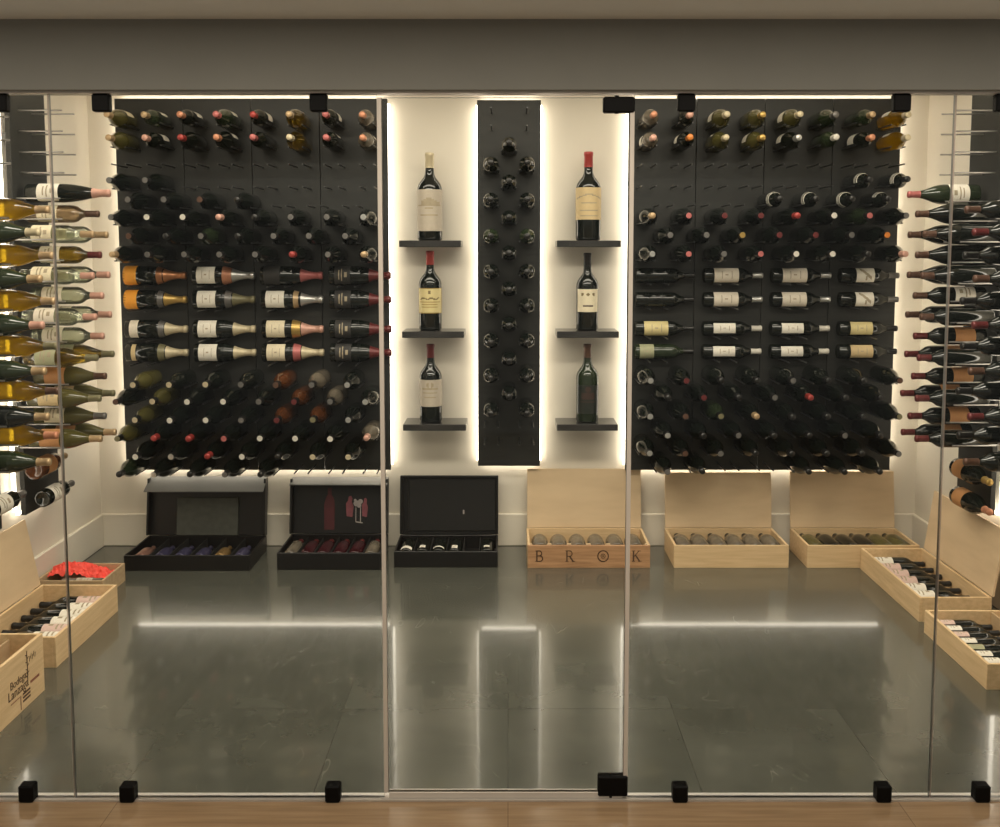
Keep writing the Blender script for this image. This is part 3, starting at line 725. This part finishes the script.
# ------------------------------------------------------------------ crates and cases
def frame(x0, x1, yf, yb):        # crate against the back wall: front faces the glass
    return Matrix.Translation(((x0 + x1) / 2, (yf + yb) / 2, 0)), x1 - x0, yb - yf
def crate(label, T, w, d, h, lid=None, front=None, t=.012, dividers=None, inner="crate_inner", scallop=False, base=.010):
    """local -y is the front; lid = (rise, run): hinged on the back edge, leaning back"""
    o = thing('wine_crate', label, 'crate', T, 'open wooden crates on the floor')
    A = M['crate']; I = M[inner]
    MB().box(-w / 2, w / 2, -d / 2, -d / 2 + t, 0, h, b=.0012).build('front_board', front or A, o)
    MB().box(-w / 2, w / 2, d / 2 - t, d / 2, 0, h, b=.0012).build('back_board', A, o)
    for s in (-1, 1):
        x = s * (w / 2 - t / 2)
        MB().box(x - t / 2, x + t / 2, -d / 2 + t, d / 2 - t, 0, h, b=.0012).build('side_board', A, o)
    MB().box(-w / 2 + t, w / 2 - t, -d / 2 + t, d / 2 - t, .002, base).build('bottom_board', I, o)
    if lid:
        rise, run = lid
        L = math.hypot(rise, run); R = Matrix.Translation((0, d / 2 + .002, h + .001)) @ Matrix.Rotation(-math.atan2(run, rise), 4, 'X')
        MB().box(-w / 2 + .004, w / 2 - .004, 0, .010, 0, L, b=.0012, T=R).build('lid', M['crate_ply'], o)
    if scallop:                    # notched bottle cradle just behind the front board
        n = 6; pts = []; iw = w - 2 * t; zb, zt = .012, h + .001
        y0 = -d / 2 + t + .012
        top = []
        for k in range(n):
            c = -iw / 2 + iw * (k + .5) / n
            for a in range(0, 9):
                an = PI * a / 8; top.append((c - math.cos(an) * iw / n * .40, zt - math.sin(an) * .030))
        top = [(-iw / 2, zt)] + top + [(iw / 2, zt)]
        mb = MB(); m = len(top)
        vs = [(x, y0, z) for x, z in top] + [(x, y0, zb) for x, z in top] + [(x, y0 + .010, z) for x, z in top] + [(x, y0 + .010, zb) for x, z in top]
        fs = []
        for k in range(m - 1):
            fs += [(m + k, m + k + 1, k + 1, k), (2 * m + k, 2 * m + k + 1, 3 * m + k + 1, 3 * m + k), (k, k + 1, 2 * m + k + 1, 2 * m + k)]
        mb.add(vs, fs).build('bottle_cradle', M['crate_ply'], o)
    return o
def fill(T, w, d, h, n, spec, t=.012, toneck=True, z0=.011, name='wine_bottle', yoff=0, skip=(), rr=None):
    """lay n bottles side by side in a crate, bases towards the front"""
    R = T.to_3x3()
    for k in range(n):
        if k in skip: continue
        shape, g, cap, lab, label = spec(k)
        iw = w - 2 * t - .01; p = iw / n
        r = prof_r(shape, .1); L = PROF[shape][0][-1][1]
        sc = min((rr or p * .47) / r, (d - 2 * t - .012) / L) if rr is None else rr / r
        x = -iw / 2 + p * (k + .5); y = -d / 2 + t + .006 + yoff
        base = T @ Vector((x, y, z0 + r * sc))
        ax = R @ Vector((0, 1, 0)); fr = R @ Vector((0, -.2, 1))
        bottle(shape, g, cap, base, ax, fr, label, lab, scale=sc, name=name, group='bottles packed in the crates and cases')

yF = at(560, 568, Z=0).y
yB = min(yF + .335, Yb - .075)
HC = at(560, 545.5, Y=yF).z
def bx(px, y=None, py=568): return at(px, py, Y=yF).x
LEAN = lambda ytop: (at(700, ytop, Y=Yb - .04).z - HC, Yb - .04 - yB)
# lettered crate
x0, x1 = bx(527.6), bx(650)
T, w, d = frame(x0, x1, yF, yB)
cb = crate('open wooden crate lettered across its reddish front, beside the black cases', T, w, d, HC, LEAN(469), M['crate_warm'], scallop=True, base=.0275)
def stroke(mb, pts, wd, y, closed=False):
    P = [Vector((p[0], 0, p[1])) for p in pts]; n = len(P)
    for i in range(n if closed else n - 1):
        a, b = P[i], P[(i + 1) % n]; dd = (b - a).normalized(); nn = Vector((-dd.z, 0, dd.x)) * wd / 2
        a2, b2 = a - dd * wd * .3, b + dd * wd * .3
        q = [a2 - nn, b2 - nn, b2 + nn, a2 + nn]
        vs = [(v.x, y - .0006, v.z) for v in q] + [(v.x, y, v.z) for v in q]
        mb.add(vs, [(0, 1, 2, 3), (4, 7, 6, 5), (0, 4, 5, 1), (1, 5, 6, 2), (2, 6, 7, 3), (3, 7, 4, 0)])
def letters(parent, yface, z0, hgt, items, m):
    for chx, x in items:
        mb = MB(); s = hgt
        tk, tn = .13 * s, .06 * s
        def arc(cx, cz, rx, rz, a0, a1, n=14): return [(x + (cx + rx * math.cos(math.radians(a0 + (a1 - a0) * i / n))) * s, z0 + (cz + rz * math.sin(math.radians(a0 + (a1 - a0) * i / n))) * s) for i in range(n + 1)]
        def ln(*p): return [(x + a * s, z0 + b * s) for a, b in p]
        ser = lambda cx, cz: stroke(mb, ln((cx - .14, cz), (cx + .14, cz)), tn, yface)
        if chx in 'BRK':
            stroke(mb, ln((-.25, 0), (-.25, 1)), tk, yface); ser(-.25, 0); ser(-.25, 1)
        if chx == 'B':
            stroke(mb, ln((-.25, 1), (0, 1)) + arc(0, .76, .2, .24, 90, -90) + ln((-.25, .52)), tn * 1.4, yface)
            stroke(mb, ln((-.25, .52), (.03, .52)) + arc(.03, .26, .26, .26, 90, -90) + ln((-.25, 0)), tn * 1.5, yface)
        if chx == 'R':
            stroke(mb, ln((-.25, 1), (0, 1)) + arc(0, .74, .24, .26, 90, -90) + ln((-.25, .48)), tn * 1.4, yface)
            stroke(mb, ln((.0, .48), (.34, 0)), tk, yface); ser(.36, 0)
        if chx == 'K':
            stroke(mb, ln((-.2, .45), (.26, 1)), tn * 1.2, yface); ser(.28, 1)
            stroke(mb, ln((-.05, .56), (.34, 0)), tk, yface); ser(.36, 0)
        if chx == 'O':
            stroke(mb, arc(0, .5, .50, .52, 0, 360, 28), tn * 1.6, yface)
            stroke(mb, arc(0, .5, .20, .20, 0, 360, 14), tn, yface); stroke(mb, arc(0, .5, .05, .05, 0, 360, 8), tn, yface)
        mb.build('letter', m, parent)
cxw = (x0 + x1) / 2
letters(cb, -d / 2 - .0002, HC * .30, HC * .46, [(c, bx(p) - cxw) for c, p in (('B', 539.5), ('R', 569.5), ('O', 603), ('K', 636))], M['ink'])
fill(T, w, d, HC, 6, lambda k: ('burgundy', 'smoke', 'black', None, 'bottle in the lettered crate, %s from the black cases' % ORD[k]), yoff=.018, z0=.028, rr=.043)
# two plain crates
for (a, b, top, word, extra) in ((674, 788.5, 472.5, 'middle plain crate', 'standing between the lettered crate and the corner crate'), (807, 919, 471.5, 'corner plain crate', 'standing in the back corner under the amber bottles')):
    x0, x1 = bx(a), bx(b)
    T, w, d = frame(x0, x1, yF, yB)
    crate('open pale wooden crate of six bottles %s' % extra, T, w, d, HC, LEAN(top), base=.0295)
    fill(T, w, d, HC, 6, lambda k: ('burgundy', 'smoke' if a == 674 else ('dark' if k in (1, 2, 3) else 'olive'), 'black', None, 'bottle lying in the %s, %s from the lettered crate' % (word, ORD[k])), yoff=-.004, z0=.030, rr=.044)

# black cases
def case(label, x0, x1, yf, h, topy, flange, flap, insert=None, rim_open=True, d=None):
    d = d or (Yb - .085 - yf)
    T = Matrix.Translation(((x0 + x1) / 2, yf + d / 2, 0)); w = x1 - x0; t = .010
    o = thing('presentation_case', label, 'case', T, 'open black cases on the floor')
    tr = MB()
    tr.box(-w / 2, w / 2, -d / 2, -d / 2 + t, 0, h, b=.002).box(-w / 2, w / 2, d / 2 - t, d / 2, 0, h, b=.002)
    for s in (-1, 1): tr.box(s * (w / 2 - t / 2) - t / 2, s * (w / 2 - t / 2) + t / 2, -d / 2 + t, d / 2 - t, 0, h, b=.002)
    tr.box(-w / 2 + t, w / 2 - t, -d / 2 + t, d / 2 - t, .002, .012)
    tr.build('tray', M['leather'], o)
    n = 6; iw = w - 2 * t
    for k in range(1, n):
        x = -iw / 2 + iw * k / n
        MB().box(x - .002, x + .002, -d / 2 + t + .03, d / 2 - t, .012, h - .012).build('divider', M['felt'], o)
    ztop = at(300, topy, Y=Yb - .06).z
    rise, run = ztop - h, .045
    L = math.hypot(rise, run); R = Matrix.Translation((0, d / 2 + .001, h + .001)) @ Matrix.Rotation(-math.atan2(run, rise), 4, 'X')
    ld = MB(); ld.box(-w / 2, w / 2, 0, .010, 0, L, b=.002, T=R)
    for s in (-1, 1): ld.box(s * (w / 2 - t / 2) - t / 2, s * (w / 2 - t / 2) + t / 2, -flange, 0, 0.004, L, b=.002, T=R)
    lo = ld.build('lid', M['leather'], o)
    if flap:
        F = R @ Matrix.Translation((0, 0, L)) @ Matrix.Rotation(flap[1], 4, 'X')
        MB().box(-w / 2, w / 2, -flap[0], .008, 0, .006, b=.002, T=F).build('lid_flap', M['flap'], lo)
    else:
        MB().box(-w / 2, w / 2, -flange, .0, L - t, L, b=.002, T=R).build('lid_rim', M['leather'], lo)
    return o, lo, T, w, d, R, L
yC1 = at(190, 571, Z=0).y
h1 = at(190, 555.5, Y=yC1).z
cx0, cx1 = at(124, 571, Y=yC1).x, at(250, 571, Y=yC1).x
o1, l1, T1, w1, d1, R1, L1 = case('large black case with grey card in its raised lid, in the corner', cx0, cx1, yC1, h1, 479, .045, (.115, .62))
MB().box(-w1 * .26, w1 * .26, -.016, -.001, .0, L1 * .66, b=.002, T=R1).build('lid_card', M['booklet'], l1)
wr = ['rosewrap', 'purple', 'purple', 'purple', 'goldwrap', 'purple']
fill(T1, w1, d1, h1, 6, lambda k: ('champagne', wr[k], None, None, '%s wrapped bottle in the corner black case, %s from the red tissue' % (GW[wr[k]], ORD[k])), t=.010, z0=.013, yoff=.02, rr=min(.042, (h1 - .014) / 2))
yC2 = at(330, 570, Z=0).y; h2 = at(330, 553, Y=yC2).z
cx0, cx1 = at(277, 570, Y=yC2).x, at(378, 570, Y=yC2).x + .012
o2, l2, T2, w2, d2, R2, L2_ = case('middle black case with red printed figures inside its raised lid', cx0, cx1, yC2, h2, 479.5, .050, (.075, .45))
# print inside the lid: a muted red bottle and a cluster of pale figures
def flat(mb, pts, T, y=-.0012):
    n = len(pts)
    vs = [(x, y, z) for x, z in pts] + [(x, -.0002, z) for x, z in pts]
    mb.add(vs, [tuple(range(n))] + [(k, k + n, (k + 1) % n + n, (k + 1) % n) for k in range(n)], 0, False, T)
bt = [(-.026, .02), (.026, .02), (.028, .15), (.020, .185), (.010, .20), (.010, .235), (-.010, .235), (-.010, .20), (-.020, .185), (-.028, .15)]
mb = MB(); flat(mb, [(x - .055, z) for x, z in bt], R2); mb.build('lid_print', M['print_red'], l2)
mb = MB()
fig = [(-.018, .10), (.012, .095), (.018, .15), (.008, .175), (.012, .19), (.004, .205), (-.008, .20), (-.010, .18), (-.022, .165)]
flat(mb, [(x + .052, z - .01) for x, z in fig], R2); flat(mb, [(x * .8 + .13, z * .9 + .0) for x, z in fig], R2); mb.build('lid_print', M['print_pink'], l2)
mb = MB()
for a, b, r in ((.085, .155, .016), (.105, .165, .013), (.078, .172, .007), (.098, .145, .012)):
    flat(mb, [(a + r * math.cos(k * PI / 5), b + r * math.sin(k * PI / 5)) for k in range(10)], R2, -.0016)
for a in (.082, .106):
    flat(mb, [(a - .002, .06), (a + .002, .06), (a + .002, .135), (a - .002, .135)], R2, -.0016)
flat(mb, [(.082, .058), (.118, .052), (.118, .058), (.082, .064)], R2, -.0016)
mb.build('lid_print', M['print_white'], l2)
fill(T2, w2, d2, h2, 6, lambda k: ('bordeaux', 'wine' if k not in (0, 5) else 'smoke', 'maroon', None, '%s bottle in the black case with printed lid, %s from the red tissue' % ('red' if k not in (0, 5) else 'smoky', ORD[k])), t=.010, z0=.013, yoff=.012, rr=.036)
yC3 = at(450, 567.5, Z=0).y; h3 = at(450, 551.5, Y=yC3).z
cx0, cx1 = at(394, 567.5, Y=yC3).x, at(497.6, 567.5, Y=yC3).x
o3, l3, T3, w3, d3, R3, L3_ = case('plain black case with dark lid raised, next to the lettered crate', cx0, cx1, yC3, h3, 476.5, .022, None)
MB().box(-w3 / 2 + .035, w3 / 2 - .014, -.012, -.001, .02, L3_ - .02, b=.002, T=R3).build('lid_lining', M['felt'], l3)
MB().box(-.004, .004, -.016, -.012, L3_ * .35, L3_ * .42, T=R3 @ Matrix.Translation((.075, 0, 0))).build('tab', M['print_white'], l3)
for z in (.3, .36): MB().rod(R3 @ Vector((-w3 / 2 + .02 + (z - .3) * .4, -.016, .02)), R3 @ Vector((-w3 / 2 + .02 + (z - .3) * .4, -.016, L3_ - .01)), .003, 8).build('ribbon', M['leather'], l3)
fill(T3, w3, d3, h3, 6, lambda k: ('bordeaux', 'dark', 'black', ('white', .018 + .01 * (k % 3), .055 + .012 * (k % 2), 1.7 if k in (0, 2) else .8, 'plain' if k in (0, 2) else 'slash'), 'dark bottle with white paper in the plain black case, %s from printed case' % ORD[k]), t=.010, z0=.013, yoff=.012, rr=.036, skip=(4,))

# crates along the side walls
def side_crate(side, xr, xw, y0, y1, h, label, lid=None, **kw):
    d = abs(xw - xr); w = y1 - y0
    T = Matrix.Translation(((xr + xw) / 2, (y0 + y1) / 2, 0)) @ Matrix.Rotation(PI / 2 if side < 0 else -PI / 2, 4, 'Z')
    return crate(label, T, w, d, h, lid, **kw), T, w, d
# wall side crates; local x: left wall runs +Y, right wall runs -Y
a, b = at(117, 611, Z=0), at(58, 668, Z=0)
xr = (a.x + b.x) / 2; hL = at(57, 636, X=xr).z
oL, T, w, d = side_crate(-1, xr, -2.005, b.y, a.y, hL, 'long open pale crate with leaning lid, between stamped crate and red tissue', (.285, .055))
lpal = ['white', 'white', 'pinkish', 'white', 'white', 'white', 'pinkish', 'white']
fill(T, w, d, hL, 7, lambda k: ('bordeaux', 'dark', 'black', (lpal[k], .02, .13, 2.6, 'text'), 'bottle in long crate beside red tissue, %s from the stamped crate' % ORD[k]))
a, b = at(45, 690, Z=0), at(2, 718.5, Z=0)
xr = a.x; hS = at(45, 633, Y=a.y).z
vis = a.y - b.y
yS1 = a.y; yS0 = yS1 - .34
oS, T, w, d = side_crate(-1, xr, -2.03, yS0, yS1, hS, 'tall crate stamped with brown lettering and a vine, close to the glass')
MB().box(-w / 2 + .012, w / 2 - .012, -d / 2 + .012 + .10, -d / 2 + .012 + .108, .010, hS - .02).build('partition', M['crate_inner'], oS)
def text(parent, body, size, x, z, yface, m, name='lettering', shear=0):
    c = bpy.data.curves.new(name, 'FONT'); c.body = body; c.size = size; c.extrude = .0004; c.align_x = 'CENTER'; c.shear = shear
    c.materials.append(m)
    t = bpy.data.objects.new(name, c); C.objects.link(t)
    me = bpy.data.meshes.new_from_object(t.evaluated_get(bpy.context.evaluated_depsgraph_get())); bpy.data.objects.remove(t)
    o = link(name, me, parent)
    o.location = (x, yface - .0004, z); o.rotation_euler = (PI / 2, 0, 0)
    return o
yfc = -d / 2 - .0003
vx = lambda f: w / 2 - vis * (1.16 - f)          # f: 0 at the near end of the part in view, 1 at the far end
text(oS, 'Bodegas', vis * .175, vx(.34), hS * .50, yfc, M['ink'])
text(oS, 'Lanzaga', vis * .21, vx(.30), hS * .34, yfc, M['ink'])
mb = MB()
stroke(mb, [(vx(.60), hS * .40), (vx(.61), hS * .62), (vx(.60), hS * .92)], .005, yfc)
for k in range(7): stroke(mb, [(vx(.605), hS * (.48 + k * .06)), (vx(.605 + (.05 if k % 2 else -.05)), hS * (.51 + k * .06))], .003, yfc)
for k in range(5): stroke(mb, [(vx(.68 + k * .045), hS * (.72 + .03 * (k % 2))), (vx(.70 + k * .045), hS * (.79 + .03 * (k % 2)))], .003, yfc)
mb.build('vine_stamp', M['ink'], oS)
mb = MB(); stroke(mb, [(vx(.36), hS * .27), (vx(.36), hS * .05)], .004, yfc); stroke(mb, [(vx(.70), hS * .36), (vx(.97), hS * .36)], .009, yfc); stroke(mb, [(vx(.06), hS * .27), (vx(.32), hS * .27)], .003, yfc)
mb.build('frame_stamp', M['ink_red'], oS)
mb = MB()
for k in range(3): stroke(mb, [(vx(.44), hS * (.27 - .06 * k)), (vx(.66), hS * (.27 - .06 * k))], .007, yfc)
mb.build('small_print_stamp', M['ink'], oS)
fill(T, w, d, hS, 3, lambda k: ('bordeaux', 'dark', 'grey', ('white', .02, .13, 2.6, 'text'), 'bottle in the stamped crate, %s from the glass' % ORD[k]), z0=.07, yoff=.115, rr=.0375)
# right wall
a, b = at(864, 569, Z=0), at(914.5, 622, Z=0)
xr = (a.x + b.x) / 2; hR = at(915.5, 594, X=xr).z
oR, T, w, d = side_crate(1, xr, 2.02, b.y, a.y, hR, 'long open pale crate with leaning lid, against wall opposite red tissue', (.285, .04))
rl = ['ivory', 'white', 'white', 'pinkish', 'pinkish', 'pinkish', 'white']
fill(T, w, d, hR, 7, lambda k: ('bordeaux', 'dark', 'black', (rl[6 - k], .015, .12, 2.8, 'text'), 'bottle in the crate before the corner crate, %s from the back' % ORD[k]))
a, b = at(925, 632.5, Z=0), at(985, 690, Z=0)
xr = (a.x + b.x) / 2; hR2 = at(985, 662, X=xr).z
oR2, T, w, d = side_crate(1, xr, 2.03, b.y, a.y, hR2, 'lidless pale crate close to the glass opposite the stamped crate')
MB().box(-w / 2 + .012, w / 2 - .012, d / 2 - .075, d / 2 - .067, .010, hR2 - .006).build('partition', M['crate_inner'], oR2)
rl2 = ['pinkish', 'white', 'pinkish', 'white', 'sage', 'white', 'white', 'white']
T_ = T @ Matrix.Translation((0, -.035, 0))
fill(T_, w, d - .07, hR2, 8, lambda k: ('bordeaux', 'dark', 'black', (rl2[k], .03, .10, 1.6, 'text'), 'bottle in lidless crate opposite the stamped crate, %s from the back' % ORD[k]))

# low tray with red tissue in the back corner
ta, tb = at(122, 563, Z=.085), at(104, 581, Z=.085)
tray_y0, tray_y1 = tb.y, ta.y
txr = -1.80
oT = thing('tissue_tray', 'low open wooden tray of red tissue in the corner beside the large black case', 'tray', Matrix.Translation((0, 0, 0)))
tx0 = -2.105
MB().box(tx0, txr, tray_y0, tray_y0 + .010, 0, .085, b=.001).build('front_board', M['crate_inner'], oT)
MB().box(tx0, txr, tray_y1 - .010, tray_y1, 0, .085, b=.001).build('back_board', M['crate_inner'], oT)
for xx in (tx0, txr - .010): MB().box(xx, xx + .010, tray_y0 + .010, tray_y1 - .010, 0, .085, b=.001).build('side_board', M['crate_inner'], oT)
MB().box(tx0 + .010, txr - .010, tray_y0 + .010, tray_y1 - .010, .002, .010).build('bottom_board', M['crate_inner'], oT)
# crumpled tissue
mb = MB(); n = 22; vs = []; fs = []
rnd = random.Random(3)
for j in range(n + 1):
    for i in range(n + 1):
        u, v = i / n, j / n
        x = tx0 + .012 + u * .27; y = tray_y0 + .10 + v * (tray_y1 - tray_y0 - .112)
        z = .040 + .085 * math.sin(PI * min(1, .15 + u * .85)) ** .7 * (.65 + .35 * math.sin(PI * v)) * (1 - .55 * u) + rnd.uniform(-.012, .012)
        vs.append((x, y, z))
for j in range(n):
    for i in range(n): fs.append((j * (n + 1) + i, j * (n + 1) + i + 1, (j + 1) * (n + 1) + i + 1, (j + 1) * (n + 1) + i))
mb.add(vs, fs, 0, False)
tag(mb.build('tissue_paper', M['tissue']), 'crumpled sheet of bright red tissue paper lying in the low tray', 'tissue paper')
bottle('bordeaux', 'smoke', 'black', (tx0 + .285, tray_y0 + .055, .046), (-1, 0, 0), (0, -.3, 1), 'grey bottle lying in the low tray in front of the red tissue', ('taupe', .05, .13, 2.2, 'text'), scale=.9)

# ------------------------------------------------------------------ light and camera
wd = bpy.data.worlds.new('world'); bpy.context.scene.world = wd; wd.use_nodes = True
bgn = wd.node_tree.nodes['Background']; bgn.inputs[0].default_value = (1, .95, .84, 1); bgn.inputs[1].default_value = .33
def area(name, loc, sx, sy, power, col):
    l = bpy.data.lights.new(name, 'AREA'); l.shape = 'RECTANGLE'; l.size = sx; l.size_y = sy; l.energy = power; l.color = col
    o = bpy.data.objects.new(name, l); C.objects.link(o); o.location = loc
    return o
area('cellar_ceiling_light', (0, Yb - .85, CEIL - .012), 3.6, .30, 28, (1, .90, .74))
area('cellar_front_light', (0, Yg + .45, CEIL - .012), 3.6, .30, 66, (1, .91, .77))
area('room_ceiling_light', (0, Yg - .75, OC - .012), 4.0, .5, 32, (1, .88, .72))
cam = bpy.data.cameras.new('camera'); co = bpy.data.objects.new('camera', cam); C.objects.link(co)
co.location = (0, 0, EYE); co.rotation_euler = (PI / 2 - PITCH, 0, 0)
cam.sensor_fit = 'HORIZONTAL'; cam.sensor_width = 36; cam.lens = 36 * FPX / 1000
cam.shift_x = -(PX - 500) / 1000; cam.shift_y = (PPY - 413.5) / 1000
cam.clip_start = .05
sc = bpy.context.scene; sc.camera = co
sc.view_settings.view_transform = 'Standard'; sc.view_settings.look = 'None'; sc.view_settings.gamma = 1; sc.view_settings.exposure = 0
try:
    sc.view_settings.use_curve_mapping = False
    sc.cycles.transparent_max_bounces = 24
    sc.cycles.use_denoising = True
except Exception: pass
print('Yb', Yb, 'Yg', Yg, 'HZ', HZ, 'OC', OC, 'PZ', PZ0, PZ1, 'far', FAR0, FAR1, 'near', NEAR0, NEAR1, YA, YB, YC, NA, NB, 'HC', HC, 'BBH', BBH, 'crateY', yF, yB)
